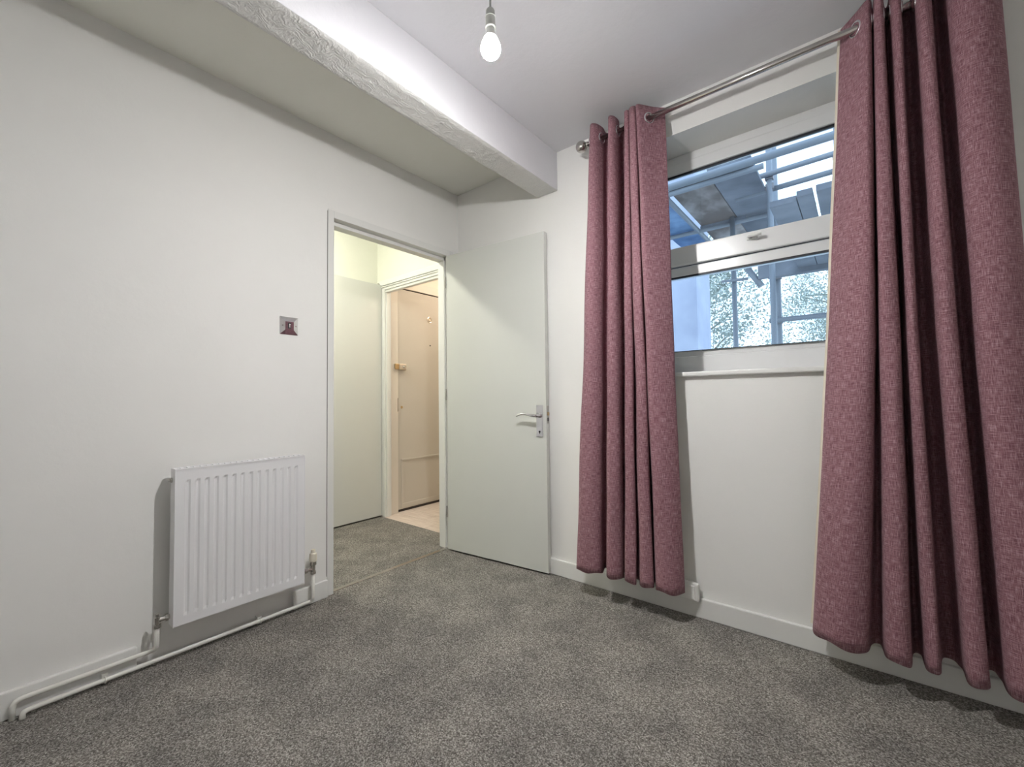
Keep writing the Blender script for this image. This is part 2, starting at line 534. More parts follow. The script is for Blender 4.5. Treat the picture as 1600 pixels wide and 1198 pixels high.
wp(box('glass', (WX0 + .05, YF + .014, 1.24), (WX1 - .05, YF + .018, 1.632), M['glass']), w)
# sill board inside
bm = bmesh.new(); B(bm, WX0 - .0, -.022, 1.098, WX1 + .0, YF, 1.120)
wp(obj('window_sill', bm, M['gloss'], bevel=.006), w)
# handle of the sash
bm = bmesh.new()
B(bm, 1.770, YF - .020, 1.744, 1.815, YF - .012, 1.766)
hb = wp(obj('sash_handle', bm, M['plastic'], bevel=.003), w)
bm = bmesh.new()
tube(bm, [(1.785, YF - .02, 1.754), (1.785, YF - .045, 1.754), (1.795, YF - .050, 1.754), (1.825, YF - .050, 1.754), (1.835, YF - .047, 1.754)], .008, 10)
hl = wp(obj('handle_lever', bm, M['plastic'], smooth=True), w)

# inner hall doorway: frame + leaf lying open against the hall wall (door_2)
d2 = tag(empty('door_2', (HX + .1, .10, 0)), 'grey green hall door opened back flat against the far hall wall', kind='structure')
bm = bmesh.new()
B(bm, HX + .0355, .102, 0, HX + .10, .172, 2.035)             # jamb
B(bm, HX + .10, .102, 1.965, -.14, .172, 2.035)             # head
B(bm, HX + .10, .112, 1.945, -.14, .150, 1.965)
B(bm, HX + .10, .120, 0, HX + .112, .150, 1.945)
wp(obj('door_frame', bm, M['gloss'], bevel=.002), d2)
bm = bmesh.new(); B(bm, HX + .045, .088, 2.0, -.12, .1015, 2.045); B(bm, HX + .045, .092, 1.985, -.12, .1015, 1.997)
wp(obj('architrave', bm, M['gloss'], bevel=.004), d2)
bm = bmesh.new(); B(bm, -1.105, -.66, .012, -1.065, .098, 2.012)
wp(obj('door_leaf', bm, M['door'], bevel=.0015), d2)

# front door (door_3)
d3 = tag(empty('door_3', (-1.08, .30, 0)), 'beige flush front door with night latch in the lobby', kind='structure')
bm = bmesh.new()
B(bm, -1.0945, .175, 0, -1.055, .262, 2.10)
B(bm, -1.0945, 1.06, 0, -1.055, 1.13, 2.10)
B(bm, -1.0945, .262, 2.025, -1.055, 1.06, 2.10)
wp(obj('door_frame', bm, M['frontframe'], bevel=.002), d3)
bm = bmesh.new(); B(bm, -1.0945, .266, .022, -1.066, 1.056, 2.016)
lf3 = wp(obj('door_leaf', bm, M['frontdoor'], bevel=.002), d3)
def on_leaf(o, par):
    o.parent = par
    o.matrix_parent_inverse = (Matrix.Translation(-Vector(d3.location))).inverted() @ Matrix.Translation(-Vector(d3.location)) @ Matrix.Identity(4)
    return o
# leaf is placed through parent inverse: its local frame equals world coordinates
bm = bmesh.new(); B(bm, -1.0662, .262, .002, -1.0700, 1.06, .022); wp(obj('door_gap', bm, M['gap']), d3)
bm = bmesh.new(); B(bm, -1.075, .262, 2.0165, -1.068, 1.06, 2.0245); wp(obj('door_gap', bm, M['gap']), d3)
bm = bmesh.new(); B(bm, -1.066, .300, .030, -1.060, 1.02, .070); B(bm, -1.066, .300, .070, -1.060, .33, .470)
B(bm, -1.066, .300, .455, -1.0575, 1.02, .470)
on_leaf(obj('kick_moulding', bm, M['frontdoor'], bevel=.002), lf3)
bm = bmesh.new(); B(bm, -1.066, .268, 1.275, -1.040, .345, 1.33)
nl = on_leaf(obj('night_latch', bm, M['brasssilver'], bevel=.006), lf3)
bm = bmesh.new(); lathe(bm, (-1.040, .315, 1.302), (1, 0, 0), [(0, .016), (.014, .016), (.020, .012)], 16)
on_leaf(obj('latch_knob', bm, M['chrome'], smooth=False), lf3)
bm = bmesh.new(); B(bm, -1.055, .222, 1.278, -1.036, .262, 1.328)
wp(obj('latch_keep', bm, M['brass'], bevel=.004), d3)
bm = bmesh.new(); B(bm, -1.055, .255, .90, -1.0535, .2625, 1.02)
wp(obj('strike_plate', bm, M['satin']), d3)
bm = bmesh.new(); lathe(bm, (-1.066, .308, .937), (1, 0, 0), [(0, .013), (.004, .012)], 14)
on_leaf(obj('keyhole_cover', bm, M['brass']), lf3)
bm = bmesh.new(); torus(bm, (-1.064, .637, 1.776), (1, 0, 0), .026, .004); lathe(bm, (-1.066, .637, 1.776), (1, 0, 0), [(0, .012), (.006, .012)], 14)
on_leaf(obj('knocker_fixing', bm, M['brasssilver']), lf3)
bm = bmesh.new(); lathe(bm, (-1.066, .643, 1.527), (1, 0, 0), [(0, .007), (.004, .007)], 12)
on_leaf(obj('peephole', bm, M['dark']), lf3)

# ================================================================ THINGS IN THE ROOM
# pendant bulb
BX, BY, BZ = 1.308, -1.115, 2.088
pl = tag(empty('pendant_light', (BX, BY, CEIL)), 'bare lit bulb hanging from grey lampholder and short flex under the ceiling', 'lamp')
def loc(o, par):
    o.parent = par; o.matrix_parent_inverse = Matrix.Translation(-Vector(par.location)); return o
bm = bmesh.new(); lathe(bm, (BX, BY, CEIL), (0, 0, -1), [(0, .042), (.012, .042), (.024, .030), (.030, .012), (.034, .006)], 28)
loc(obj('ceiling_rose', bm, M['plastic'], smooth=True), pl)
bm = bmesh.new(); tube(bm, [(BX, BY, CEIL - .03), (BX, BY, BZ + .128)], .0032, 8)
loc(obj('flex', bm, M['flex']), pl)
bm = bmesh.new(); lathe(bm, (BX, BY, BZ + .130), (0, 0, -1), [(0, .005), (.004, .011), (.009, .0135), (.024, .0138), (.0245, .0155), (.029, .0162), (.0295, .0150), (.056, .0152), (.058, .0165), (.063, .0165), (.065, .014)], 24)
loc(obj('lampholder', bm, M['lampholder'], smooth=False), pl)
bm = bmesh.new(); lathe(bm, (BX, BY, BZ + .066), (0, 0, -1), [(0, .0125), (.012, .0135), (.024, .0165), (.034, .0215)], 24)
loc(obj('bulb_collar', bm, M['plastic'], smooth=True), pl)
bm = bmesh.new()
prof = [(0, .0205)]
for k in range(1, 15):
    a = R(-42 + k * (132 / 14.0)); prof.append((.034 + .031 * math.sin(a) - .002, .031 * math.cos(a)))
prof = [(h, max(r, .0002)) for h, r in prof]
prof = [(.010 * 0, .0205)] + prof[2:]
lathe(bm, (BX, BY, BZ + .034), (0, 0, -1), prof, 32)
loc(obj('glass_bulb', bm, M['bulb'], smooth=True), pl)

# light switch
SY, SZ = -1.148, 1.374
ls = tag(empty('light_switch', (0, SY, SZ)), 'polished chrome light switch on the wall between radiator and doorway', 'switch')
bm = bmesh.new()
def frus(bm, x0, x1, hy0, hz0, hy1, hz1, cy, cz):
    a = [bm.verts.new((x0, cy + sy * hy0, cz + sz * hz0)) for sy, sz in ((-1, -1), (1, -1), (1, 1), (-1, 1))]
    b = [bm.verts.new((x1, cy + sy * hy1, cz + sz * hz1)) for sy, sz in ((-1, -1), (1, -1), (1, 1), (-1, 1))]
    bm.faces.new(a); bm.faces.new(b)
    for i in range(4): bm.faces.new((a[i], a[(i + 1) % 4], b[(i + 1) % 4], b[i]))
frus(bm, 0, .003, .043, .043, .043, .043, SY, SZ); frus(bm, .003, .010, .043, .043, .020, .020, SY, SZ)
loc(obj('switch_plate', bm, M['mirror']), ls)
bm = bmesh.new(); B(bm, .0095, SY - .007, SZ - .014, .0115, SY + .007, SZ + .014)
loc(obj('switch_insert', bm, M['dark']), ls)
bm = bmesh.new(); frus(bm, .0115, .016, .0045, .011, .0035, .006, SY, SZ - .001)
loc(obj('rocker', bm, M['chrome'], bevel=.001), ls)
for s in (-1, 1):
    bm = bmesh.new(); lathe(bm, (.0045, SY + s * .031, SZ), (1, 0, 0), [(0, .0035), (.003, .003)], 10)
    loc(obj('screw', bm, M['chrome']), ls)

# radiator
RY0, RY1, RZ0, RZ1, RXB, RXF = -1.612, -1.112, .145, .748, .045, .100
rad = tag(empty('radiator', (RXB, (RY0 + RY1) / 2, RZ0)), 'white ribbed panel radiator on the wall left of the doorway', 'radiator')
bm = bmesh.new()
us = [RY0 + .004]
nr = 14; mg = .026
pitch = (RY1 - RY0 - 2 * mg) / nr
pr = [(RY0 + .003, 0)]
for k in range(nr):
    c = RY0 + mg + pitch * (k + .5)
    hw = pitch * .19
    pr += [(c - hw - .003, 0), (c - hw + .003, 1), (c + hw - .003, 1), (c + hw + .003, 0)]
pr.append((RY1 - .003, 0))
zs = [(RZ0 + .002, 0), (RZ0 + .034, 0), (RZ0 + .046, 1), (RZ1 - .055, 1), (RZ1 - .045, 0), (RZ1 - .006, 0)]
g = []
for y, a in pr:
    g.append([bm.verts.new((RXF - .0055 * a * b, y, z)) for z, b in zs])
for i in range(len(g) - 1):
    for j in range(len(zs) - 1):
        bm.faces.new((g[i][j], g[i + 1][j], g[i + 1][j + 1], g[i][j + 1]))
# returned edges
def strip(bm, pts, dx):
    a = [bm.verts.new(p) for p in pts]; b = [bm.verts.new((p[0] - dx, p[1], p[2])) for p in pts]
    for i in range(len(pts) - 1): bm.faces.new((a[i], a[i + 1], b[i + 1], b[i]))
strip(bm, [(RXF, RY0 + .003, RZ0 + .002), (RXF, RY1 - .003, RZ0 + .002), (RXF, RY1 - .003, RZ1 - .006), (RXF, RY0 + .003, RZ1 - .006), (RXF, RY0 + .003, RZ0 + .002)], .010)
loc(obj('front_panel', bm, M['radiator']), rad)
loc(box('back_panel', (RXB, RY0 + .004, RZ0 + .01), (RXB + .008, RY1 - .004, RZ1 - .012), M['radiator']), rad)
bm = bmesh.new()
for k in range(28):
    y = RY0 + .03 + k * .0158
    B(bm, RXB + .008, y, RZ0 + .03, RXF - .012, y + .0012, RZ1 - .03)
f = loc(obj('convector_fins', bm, M['radiator']), rad); f['kind'] = 'stuff'
for y0, y1 in ((RY0, RY0 + .003), (RY1 - .003, RY1)):
    loc(box('side_panel', (RXB - .003, y0, RZ0), (RXF + .002, y1, RZ1), M['radiator'], bevel=.001), rad)
bm = bmesh.new()
B(bm, RXF - .010, RY0 + .003, RZ1 - .006, RXF + .002, RY1 - .003, RZ1); B(bm, RXB - .003, RY0 + .003, RZ1 - .006, RXB + .008, RY1 - .003, RZ1)
k = RY0 + .003
while k < RY1 - .006:
    B(bm, RXB + .008, k, RZ1 - .004, RXF - .010, min(k + .010, RY1 - .003), RZ1 - .001); k += .022
loc(obj('top_grille', bm, M['radiator']), rad)
for y in (RY0 + .1, RY1 - .1):
    bm = bmesh.new(); B(bm, .0, y - .015, RZ0 + .06, RXB, y + .015, RZ1 - .08)
    loc(obj('wall_bracket', bm, M['radiator']), rad)
bm = bmesh.new(); lathe(bm, (.062, RY0, RZ1 - .045), (0, -1, 0), [(0, .010), (.006, .010), (.007, .006), (.012, .006)], 12)
loc(obj('bleed_valve', bm, M['satin']), rad)
# lockshield valve (left)
VX = .056
bm = bmesh.new()
tube(bm, [(VX, RY0 + .0, .178), (VX, RY0 - .036, .178)], .009, 12)
tube(bm, [(VX, RY0 - .004, .178), (VX, RY0 - .014, .178)], .013, 6)
lathe(bm, (VX, RY0 - .038, .150), (0, 0, 1), [(0, .013), (.012, .013), (.013, .009), (.04, .010), (.041, .007), (.052, .006)], 12)
v = loc(obj('lockshield_valve', bm, M['satin']), rad)
# thermostatic side valve (right)
bm = bmesh.new()
tube(bm, [(VX, RY1 - .0, .185), (VX, RY1 + .062, .185)], .009, 12)
tube(bm, [(VX, RY1 + .018, .185), (VX, RY1 + .032, .185)], .0135, 6)
lathe(bm, (VX, RY1 + .062, .160), (0, 0, 1), [(0, .013), (.014, .013), (.015, .010), (.042, .011), (.043, .015), (.06, .015)], 12)
v = loc(obj('wheel_valve', bm, M['satin']), rad)
bm = bmesh.new(); lathe(bm, (VX, RY1 + .062, .220), (0, 0, 1), [(0, .017), (.010, .0185), (.038, .0165), (.042, .011), (.056, .010), (.058, .008)], 16)
loc(obj('valve_cap', bm, M['valvecap'], smooth=False), rad).parent = v; bpy.data.objects['valve_cap'].matrix_parent_inverse = Matrix.Identity(4)

# pipes
def bend(pts, r=.03, n=5):
    pts = [Vector(p) for p in pts]; out = [pts[0]]
    for i in range(1, len(pts) - 1):
        a, b, c = pts[i - 1], pts[i], pts[i + 1]
        d1_, d2_ = (a - b), (c - b)
        rr = min(r, d1_.length * .45, d2_.length * .45)
        p, q = b + d1_.normalized() * rr, b + d2_.normalized() * rr
        for k in range(n + 1):
            t = k / n; out.append(p * (1 - t) ** 2 + b * 2 * t * (1 - t) + q * t * t)
    out.append(pts[-1]); return out
bm = bmesh.new(); tube(bm, bend([(.029, -2.006, -.005), (.029, -2.006, .058), (.029, -1.668, .058), (VX, RY0 - .038, .072), (VX, RY0 - .038, .152)], .022), .0078, 12)
p1 = tag(obj('heating_pipe', bm, M['pipe'], smooth=True), 'upper white pipe along the skirting to the left radiator valve', 'pipe')
bm = bmesh.new(); tube(bm, bend([(.048, -1.985, -.005), (.048, -1.985, .020), (.040, -1.97, .020), (.036, RY1 + .062, .022), (VX, RY1 + .062, .04), (VX, RY1 + .062, .162)], .02), .0078, 12)
p2 = tag(obj('heating_pipe', bm, M['pipe'], smooth=True), 'lower white pipe along the carpet edge to the right radiator valve', 'pipe')
for y in (-1.79, -1.28):
    bm = bmesh.new(); B(bm, .019 if y < -1.7 else .0, y - .008, .006, .030, y + .008, .036); torus(bm, (.0405 if y < -1.6 else .0385, y, .0205), (0, 1, 0), .0098, .0025, 14, 6)
    obj('pipe_clip', bm, M['pipe'], p2)

# phone / cable socket on the skirting behind the left curtain
so = tag(empty('wall_socket', (1.535, -.018, .12)), 'small white cable outlet on the skirting beside the left curtain hem', 'socket')
loc(box('back_box', (1.495, -.046, .078), (1.575, -.018, .160), M['plastic'], bevel=.008), so)
loc(box('front_cover', (1.505, -.052, .088), (1.560, -.046, .150), M['plastic'], bevel=.004), so)

# curtain pole
RODY, RODZ = -.12, 2.329
rod = tag(empty('curtain_pole', (1.8, RODY, RODZ)), 'satin steel curtain pole with ball finial above the window', 'curtain pole')
bm = bmesh.new(); tube(bm, [(1.085, RODY, RODZ), (2.0, RODY, RODZ)], .0105, 18)
loc(obj('inner_tube', bm, M['satin'], smooth=True), rod)
bm = bmesh.new(); tube(bm, [(1.30, RODY, RODZ), (2.72, RODY, RODZ)], .0128, 18)
loc(obj('outer_tube', bm, M['satin'], smooth=True), rod)
for x, s in ((1.094, -1), (2.72, 1)):
    bm = bmesh.new()
    pf = [(-.012, .013), (.0, .014), (.002, .010), (.005, .010)] + [(.031 + .030 * math.sin(R(a)), .030 * math.cos(R(a))) for a in range(-66, 91, 12)]
    lathe(bm, (x, RODY, RODZ), (s, 0, 0), pf, 24)
    loc(obj('finial', bm, M['satin'], smooth=True), rod)
for x in (1.128, 2.655):
    bm = bmesh.new(); tube(bm, [(x, 0, RODZ - .0), (x, RODY, RODZ)], .006, 10); lathe(bm, (x, 0, RODZ), (0, -1, 0), [(0, .026), (.006, .024), (.008, .010)], 20)
    torus(bm, (x, RODY, RODZ), (1, 0, 0), .014, .004)
    loc(obj('bracket', bm, M['satin'], smooth=True), rod)

# curtains ---------------------------------------------------------
def crom(P, per):
    out = []
    n = len(P)
    for i in range(n - 1):
        p0 = P[max(i - 1, 0)]; p1 = P[i]; p2 = P[i + 1]; p3 = P[min(i + 2, n - 1)]
        for k in range(per):
            t = k / per
            out.append(tuple(.5 * ((2 * b) + (-a + c) * t + (2 * a - 5 * b + 4 * c - d) * t * t + (-a + 3 * b - 3 * c + d) * t ** 3)
                             for a, b, c, d in zip(p0, p1, p2, p3)))
    out.append(tuple(P[-1])); return out

def curtain(levels, ztop, zbot, label, seed, edge_dir, lap=.006):
    """levels: list of (z, [(x, y), ...]) top to bottom with the same number of points"""
    root = tag(empty('curtain', (sum(p[0] for p in levels[-1][1]) / len(levels[-1][1]), -.11, 0)), label, 'curtain')
    per = 7
    lv = [(z, crom(pts, per)) for z, pts in levels]
    nc = len(lv[0][1])
    NR = 64
    rnd = random.Random(seed)
    ph = [rnd.uniform(0, 6.28) for _ in range(8)]
    def at(z):
        if z >= lv[0][0]: i = 0
        elif z <= lv[-1][0]: i = len(lv) - 2
        else:
            i = next(k for k in range(len(lv) - 1) if lv[k][0] >= z >= lv[k + 1][0])
        za, zb = lv[i][0], lv[i + 1][0]
        t = max(-.35, min(1.35, (za - z) / (za - zb)))
        res = []
        for c in range(nc):
            a, b = lv[i][1][c], lv[i + 1][1][c]
            x = a[0] + (b[0] - a[0]) * t; y = a[1] + (b[1] - a[1]) * max(0, min(1, t))
            w = noise.noise((c * .09, z * 2.3, seed)) * .006 * min(1, (ztop - z) / .4)
            res.append((x + w * .6, min(-.026, y + w), z))
        return res
    rows = [at(ztop + (zbot - ztop) * r / NR) for r in range(NR + 1)]
    # arc length for the weave
    u = [0]
    for c in range(1, nc):
        a, b = lv[-1][1][c - 1], lv[-1][1][c]; u.append(u[-1] + math.dist(a, b))
    def sheet(name, m, off, x_off, ztrim, c0=0, c1=None, sub=root):
        c1 = nc if c1 is None else c1
        vs = []; fs = []; uvs = []
        for r, row in enumerate(rows):
            for c in range(c0, c1):
                x, y, z = row[c]
                # normal in plan
                a = row[max(c - 1, 0)]; b = row[min(c + 1, nc - 1)]
                tx, ty = b[0] - a[0], b[1] - a[1]; l = math.hypot(tx, ty) or 1
                nx_, ny_ = -ty / l, tx / l
                if r == NR: z += .004 * math.sin(u[c] * 60 + ph[0]) + .004 * math.sin(u[c] * 23 + ph[1])
                vs.append((x + nx_ * off + (x_off if c == (c0 if edge_dir < 0 else c1 - 1) else 0), min(-.02, y + ny_ * off), max(z, ztrim)))
        w_ = c1 - c0
        for r in range(NR):
            for c in range(w_ - 1):
                fs.append((r * w_ + c, r * w_ + c + 1, (r + 1) * w_ + c + 1, (r + 1) * w_ + c))
        me = bpy.data.meshes.new(name); me.from_pydata(vs, [], fs)
        uvl = me.uv_layers.new(name='weave')
        for p in me.polygons:
            p.use_smooth = True
            for li in p.loop_indices:
                vi = me.loops[li].vertex_index
                uvl.data[li].uv = (u[c0 + vi % w_], vs[vi][2])
        me.materials.append(m)
        o = bpy.data.objects.new(name, me); COL.objects.link(o); loc(o, sub)
        return o
    cl = sheet('cloth', M['linen'], 0, 0, 0)
    so_ = cl.modifiers.new('thick', 'SOLIDIFY'); so_.thickness = .0018; so_.offset = -1 if False else 0
    ln = sheet('lining', M['lining'], .004, edge_dir * lap, zbot + .02)
    # hem: stitched turn-up, a doubled band over the foot of the cloth
    vs, fs = [], []
    # eyelets where the cloth crosses the pole
    row = at(RODZ)
    for c in range(1, nc):
        y0, y1 = row[c - 1][1] - RODY, row[c][1] - RODY
        if y0 * y1 < 0 or (y0 == 0):
            t = y0 / (y0 - y1) if y0 != y1 else 0
            x = row[c - 1][0] + t * (row[c][0] - row[c - 1][0])
            tx, ty = row[c][0] - row[c - 1][0], row[c][1] - row[c - 1][1]; l = math.hypot(tx, ty)
            bm = bmesh.new(); torus(bm, (x, RODY, RODZ), (-ty / l, tx / l, 0), .0235, .0042, 28, 8)
            loc(obj('eyelet', bm, M['chrome'], smooth=True), root)
    return root

TL = [(1.135, -.085), (1.119, -.125), (1.130, -.165), (1.148, -.177), (1.168, -.160), (1.180, -.11), (1.172, -.060), (1.196, -.056), (1.228, -.12), (1.234, -.160),
      (1.250, -.174), (1.266, -.156), (1.268, -.11), (1.248, -.056), (1.275, -.058), (1.305, -.11), (1.315, -.150), (1.330, -.160), (1.339, -.145), (1.322, -.10),
      (1.318, -.082), (1.334, -.10), (1.342, -.150), (1.362, -.168), (1.379, -.158), (1.366, -.11), (1.358, -.088), (1.374, -.115), (1.383, -.158), (1.398, -.165),
      (1.418, -.140), (1.450, -.095), (1.478, -.065), (1.486, -.058)]
BL = [(1.040, -.080), (1.020, -.115), (1.016, -.155), (1.050, -.178), (1.110, -.178), (1.145, -.145), (1.128, -.075), (1.140, -.065), (1.170, -.12), (1.182, -.160),
      (1.212, -.176), (1.250, -.156), (1.250, -.11), (1.225, -.065), (1.240, -.065), (1.268, -.11), (1.277, -.155), (1.302, -.168), (1.328, -.155), (1.305, -.10),
      (1.295, -.075), (1.325, -.10), (1.347, -.150), (1.378, -.172), (1.409, -.158), (1.395, -.11), (1.385, -.075), (1.405, -.11), (1.427, -.155), (1.455, -.175),
      (1.485, -.172), (1.515, -.155), (1.530, -.125), (1.528, -.100)]
curtain([(2.2, TL), (.2, BL)], 2.388, .135, 'mauve linen eyelet curtain drawn back to the left of the window', 3, -1)

T3 = [(2.136, -.066), (2.158, -.092), (2.184, -.122), (2.214, -.158), (2.230, -.150), (2.236, -.105), (2.238, -.105), (2.241, -.155), (2.254, -.168), (2.267, -.158),
      (2.276, -.085), (2.284, -.085), (2.288, -.150), (2.300, -.166), (2.313, -.152), (2.322, -.060), (2.340, -.045), (2.350, -.085), (2.354, -.150), (2.370, -.170),
      (2.388, -.152), (2.400, -.065), (2.414, -.050), (2.424, -.085), (2.430, -.148), (2.455, -.176), (2.495, -.178), (2.530, -.150), (2.548, -.105), (2.552, -.075)]
M3 = [(2.077, -.070), (2.098, -.105), (2.135, -.150), (2.180, -.172), (2.208, -.158), (2.218, -.090), (2.220, -.090), (2.225, -.158), (2.248, -.174), (2.272, -.158),
      (2.284, -.065), (2.289, -.065), (2.293, -.150), (2.304, -.168), (2.317, -.152), (2.330, -.055), (2.350, -.042), (2.362, -.080), (2.368, -.152), (2.388, -.173),
      (2.408, -.155), (2.422, -.060), (2.440, -.045), (2.449, -.085), (2.453, -.150), (2.478, -.178), (2.515, -.178), (2.552, -.150), (2.568, -.105), (2.572, -.075)]
B3 = [(2.018, -.080), (2.030, -.120), (2.070, -.160), (2.120, -.176), (2.166, -.155), (2.180, -.080), (2.200, -.075), (2.213, -.155), (2.240, -.176), (2.267, -.158),
      (2.280, -.060), (2.294, -.055), (2.300, -.145), (2.315, -.168), (2.332, -.155), (2.345, -.055), (2.372, -.040), (2.385, -.080), (2.390, -.152), (2.410, -.174),
      (2.433, -.158), (2.446, -.060), (2.462, -.045), (2.470, -.085), (2.474, -.152), (2.505, -.178), (2.550, -.180), (2.590, -.155), (2.604, -.105), (2.606, -.075)]
curtain([(2.15, T3), (1.2, M3), (.38, B3)], 2.388, .118, 'mauve linen eyelet curtain hanging at the right side of the window', 8, -1, .012)

# ================================================================ OUTSIDE
tag(box('ground_outside', (-14, .31, -3.1), (16, 30, -3.0), M['ground']), kind='structure')
# neighbouring rendered wall
nb = tag(empty('neighbouring_building', (-1.5, 4.2, -3)), 'pale rendered side wall of a building seen at the left of the window', 'building')
loc(box('rendered_wall', (-3.5, 4.2, -3.0), (.437, 4.9, 5.2), M['render']), nb)
loc(box('coping', (-3.55, 4.15, 5.2), (.48, 4.95, 5.3), M['board']), nb)

# scaffolding
sc = tag(empty('scaffolding', (1.6, 2.0, -3.0)), 'galvanised tube scaffolding with board decks outside the window', 'scaffolding')
TR = .0242
def pole(a, b, name='pole', r=TR):
    bm = bmesh.new(); tube(bm, [a, b], r, 14); return loc(obj(name, bm, M['tube'], smooth=False), sc)
def smooth_all(o):
    for p in o.data.polygons: p.use_smooth = len(p.vertices) == 4
poles = [
    pole((1.588, 2.40, -3), (1.588, 2.40, 4.6), 'standard'), pole((1.575, 2.86, -3), (1.575, 2.86, 4.6), 'standard'),
    pole((1.182, 2.86, -3), (1.182, 2.86, 2.9), 'standard'), pole((2.085, 2.40, -3), (2.085, 2.40, 4.6), 'standard'),
    pole((-.6, 2.86, -3), (-.6, 2.86, 4.6), 'standard'), pole((3.8, 2.86, -3), (3.8, 2.86, 4.6), 'standard'),
    pole((-1.5, .90, 2.455), (4.0, .90, 2.470), 'ledger'),
    pole((1.3, 2.35, 3.00), (4.0, 2.35, 3.06), 'guard_rail'), pole((1.3, 2.45, 2.895), (4.0, 2.45, 2.955), 'guard_rail'),
    pole((1.50, 2.80, 2.180), (4.0, 2.80, 2.17), 'ledger'), pole((1.50, 2.80, 1.740), (4.0, 2.80, 1.742), 'guard_rail'),
    pole((-1.5, 1.86, 2.865), (1.62, 1.86, 2.865), 'ledger'), pole((-1.5, 2.92, 2.850), (1.62, 2.92, 2.850), 'ledger'),
    pole((.822, .9, 2.850), (.830, 4.0, 2.850), 'transom'),
    pole((1.07, 2.82, 2.215), (1.32, 2.82, 2.200), 'ledger', .014), pole((1.32, 2.80, 2.30), (1.44, 2.80, 2.10), 'brace', .03),
    pole((3.8, 2.9, 1.0), (1.2, 2.9, -2.6), 'brace'),
]
for o in poles: smooth_all(o)
for p in ((1.588, 2.40, 3.0), (1.588, 2.42, 2.91), (2.085, 2.40, 3.02), (1.575, 2.84, 2.18), (1.575, 2.84, 1.74), (.825, 1.86, 2.858)):
    bm = bmesh.new(); B(bm, p[0] - .034, p[1] - .034, p[2] - .03, p[0] + .034, p[1] + .034, p[2] + .03)
    loc(obj('coupler', bm, M['coupler'], bevel=.008), sc)
# upper deck: plywood sheets seen from beneath
for x0, x1, m_, y0 in ((.86, 1.213, 'ply', 1.80), (1.222, 1.552, 'board', 1.72), (.47, .80, 'tarp', 1.9)):
    loc(box('deck_panel', (x0, y0, 2.893), (x1, 3.62, 2.925), M[m_], bevel=.003), sc)
loc(box('deck_batten', (.85, 2.90, 2.840), (1.30, 2.97, 2.893), M['board']), sc)
# lower deck boards
for x0, x1, y0, y1 in ((1.755, 1.90, 1.06, 2.74), (1.905, 1.985, 1.0, 2.74), (2.003, 2.22, .98, 2.74), (2.225, 2.45, 1.0, 2.74), (2.455, 2.68, .98, 2.74)):
    loc(box('scaffold_board', (x0, y0, 2.205), (x1, y1, 2.243), M['board'], bevel=.003), sc)
loc(box('toe_board', (1.42, 2.745, 2.16), (2.45, 2.785, 2.33), M['board'], bevel=.003), sc)
# blue sheeting hanging beneath the deck
tp = bmesh.new()
g = []
for i in range(9):
    row = []
    for j in range(9):
        u_, v_ = i / 8, j / 8
        row.append(tp.verts.new((.34 + .40 * u_ + .02 * math.sin(9 * v_), 2.95 + .75 * v_, 2.78 - .28 * u_ * (1 - v_) - .05 * math.sin(3.1 * v_) + .02 * math.sin(11 * u_))))
    g.append(row)
for i in range(8):
    for j in range(8): tp.faces.new((g[i][j], g[i + 1][j], g[i + 1][j + 1], g[i][j + 1]))
o = tag(obj('tarpaulin', tp, M['tarp'], smooth=True), 'blue sheeting bunched under the left end of the scaffold deck', 'tarpaulin')
sm = o.modifiers.new('thick', 'SOLIDIFY'); sm.thickness = .006

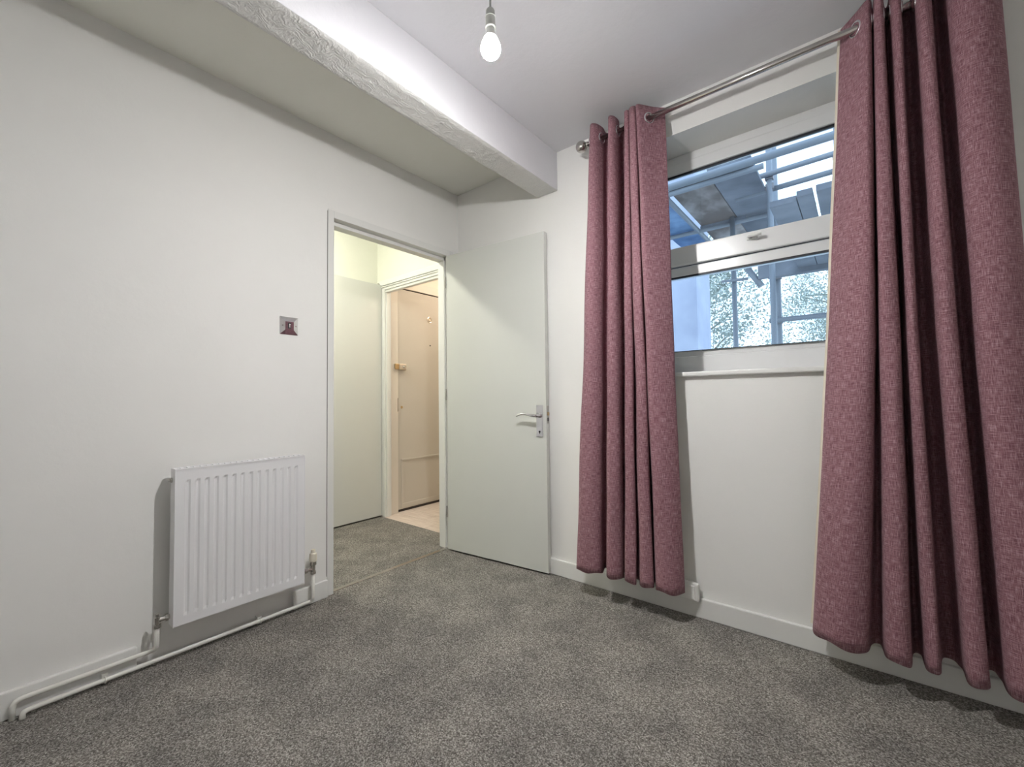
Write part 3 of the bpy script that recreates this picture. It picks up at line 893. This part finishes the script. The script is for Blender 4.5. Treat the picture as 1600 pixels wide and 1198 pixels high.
# trees
def tree(x, y, h, seed, label):
    t = tag(empty('tree', (x, y, -3)), label, 'tree', 'bare trees beyond the scaffolding')
    rnd = random.Random(seed)
    tb, bb = bmesh.new(), bmesh.new()
    tv, tf = [], []
    trunk = [Vector((x, y, -3))]
    d = Vector((rnd.uniform(-.1, .1), rnd.uniform(-.1, .1), 1)).normalized()
    for k in range(8):
        d = (d + Vector((rnd.uniform(-.12, .12), rnd.uniform(-.12, .12), .15))).normalized()
        trunk.append(trunk[-1] + d * h / 9)
    tube(tb, trunk, .1, 10, rs=[.17 * (1 - i / 10) + .02 for i in range(9)])
    def seg(a, b, ra, rb):
        dd = (b - a).normalized(); s = dd.cross(Vector((.3, .5, .8))).normalized(); q = dd.cross(s)
        n0 = len(tv)
        for p, r_ in ((a, ra), (b, rb)):
            for k in range(3):
                an = 2.094 * k; tv.append(p + r_ * (math.cos(an) * s + math.sin(an) * q))
        for k in range(3): tf.append((n0 + k, n0 + (k + 1) % 3, n0 + 3 + (k + 1) % 3, n0 + 3 + k))
    def grow(p, d, ln, r_, dep):
        n = 3
        for i in range(n):
            d2 = (d + Vector((rnd.gauss(0, .22), rnd.gauss(0, .22), rnd.gauss(.04, .18)))).normalized()
            q = p + d2 * ln / n
            r2 = r_ * .82
            if dep <= 1: tube(bb, [p, q], r_, 5, cap=False, rs=[r_, r2])
            else: seg(p, q, r_, r2)
            if dep < 5:
                for _ in range(2 if dep < 4 else 1):
                    dv = (d2 + Vector((rnd.gauss(0, .7), rnd.gauss(0, .7), rnd.gauss(.05, .5)))).normalized()
                    grow(q, dv, ln * rnd.uniform(.5, .72), r2 * .6, dep + 1)
            p, d, r_ = q, d2, r2
    for i in range(3, 9):
        for _ in range(2):
            an = rnd.uniform(0, 6.28)
            grow(trunk[i], Vector((math.cos(an), math.sin(an), rnd.uniform(.2, .8))).normalized(), h * .2, .045, 1)
    loc(obj('trunk', tb, M['bark'], smooth=True), t)
    loc(obj('branch_limbs', bb, M['bark'], kind='stuff'), t)
    me = bpy.data.meshes.new('twigs'); me.from_pydata([tuple(v) for v in tv], [], tf); me.materials.append(M['twig'])
    o = bpy.data.objects.new('twigs', me); COL.objects.link(o); loc(o, t); o['kind'] = 'stuff'
    lv, lf_ = [], []
    for k in range(17000):
        q = tv[rnd.randrange(len(tv))]
        p = q + Vector((rnd.gauss(0, .22), rnd.gauss(0, .22), rnd.gauss(0, .2)))
        a = Vector((rnd.gauss(0, 1), rnd.gauss(0, 1), rnd.gauss(0, 1))).normalized()
        b = a.cross(Vector((rnd.gauss(0, 1), rnd.gauss(0, 1), rnd.gauss(0, 1)))).normalized()
        l_ = rnd.uniform(.03, .07); n0 = len(lv)
        lv += [p - a * l_, p + b * l_ * .5, p + a * l_, p - b * l_ * .5]; lf_.append((n0, n0 + 1, n0 + 2, n0 + 3))
    me = bpy.data.meshes.new('leaves'); me.from_pydata([tuple(v) for v in lv], [], lf_); me.materials.append(M['leaves'])
    o = bpy.data.objects.new('leaves', me); COL.objects.link(o); loc(o, t); o['kind'] = 'stuff'
    return len(tf)
nf = 0
for x, y, h, s_, lb in ((-2.3, 13.0, 8.6, 11, 'bare twiggy tree behind the scaffold, left of the double pole'),
                        (1.5, 18.5, 9.8, 5, 'bare twiggy tree behind the scaffold, right of the double pole')):
    nf += tree(x, y, h, s_, lb)
print('twig quads', nf)

# ---------------------------------------------------------------- hall and lobby lamps (real ceiling lamps, out of view)
def ceiling_lamp(x, y, power, col, label):
    t = tag(empty('ceiling_lamp', (x, y, CEIL)), label, 'lamp')
    bm = bmesh.new(); lathe(bm, (x, y, CEIL), (0, 0, -1), [(0, .08), (.02, .08)], 28)
    loc(obj('lamp_base', bm, M['plastic']), t)
    m = bpy.data.materials.new('lit diffuser'); m.use_nodes = True
    b = m.node_tree.nodes['Principled BSDF']
    b.inputs['Base Color'].default_value = (.8, .8, .8, 1); b.inputs['Emission Color'].default_value = (*col, 1)
    b.inputs['Emission Strength'].default_value = power
    bm = bmesh.new(); lathe(bm, (x, y, CEIL - .02), (0, 0, -1), [(0, .075)] + [(.045 * math.sin(R(a)), .075 * math.cos(R(a))) for a in range(12, 91, 13)], 28)
    loc(obj('diffuser', bm, m, smooth=True), t)
ceiling_lamp(-.62, -.95, HALL, (1.0, .985, .84), 'round hall ceiling lamp out of sight above the doorway')
ceiling_lamp(-.45, .85, LOBBY, (1.0, .87, .72), 'round lobby ceiling lamp out of sight beyond the inner doorway')

# pieces that belong to a part of their thing
def nest(child, parent):
    c = bpy.data.objects.get(child); p = bpy.data.objects.get(parent)
    if c and p:
        c.parent = p; c.matrix_parent_inverse = Matrix.Identity(4)
nest('rocker', 'switch_insert'); nest('screw', 'switch_plate'); nest('screw.001', 'switch_plate'); nest('bulb_collar', 'glass_bulb')
nest('bleed_valve', 'back_panel')
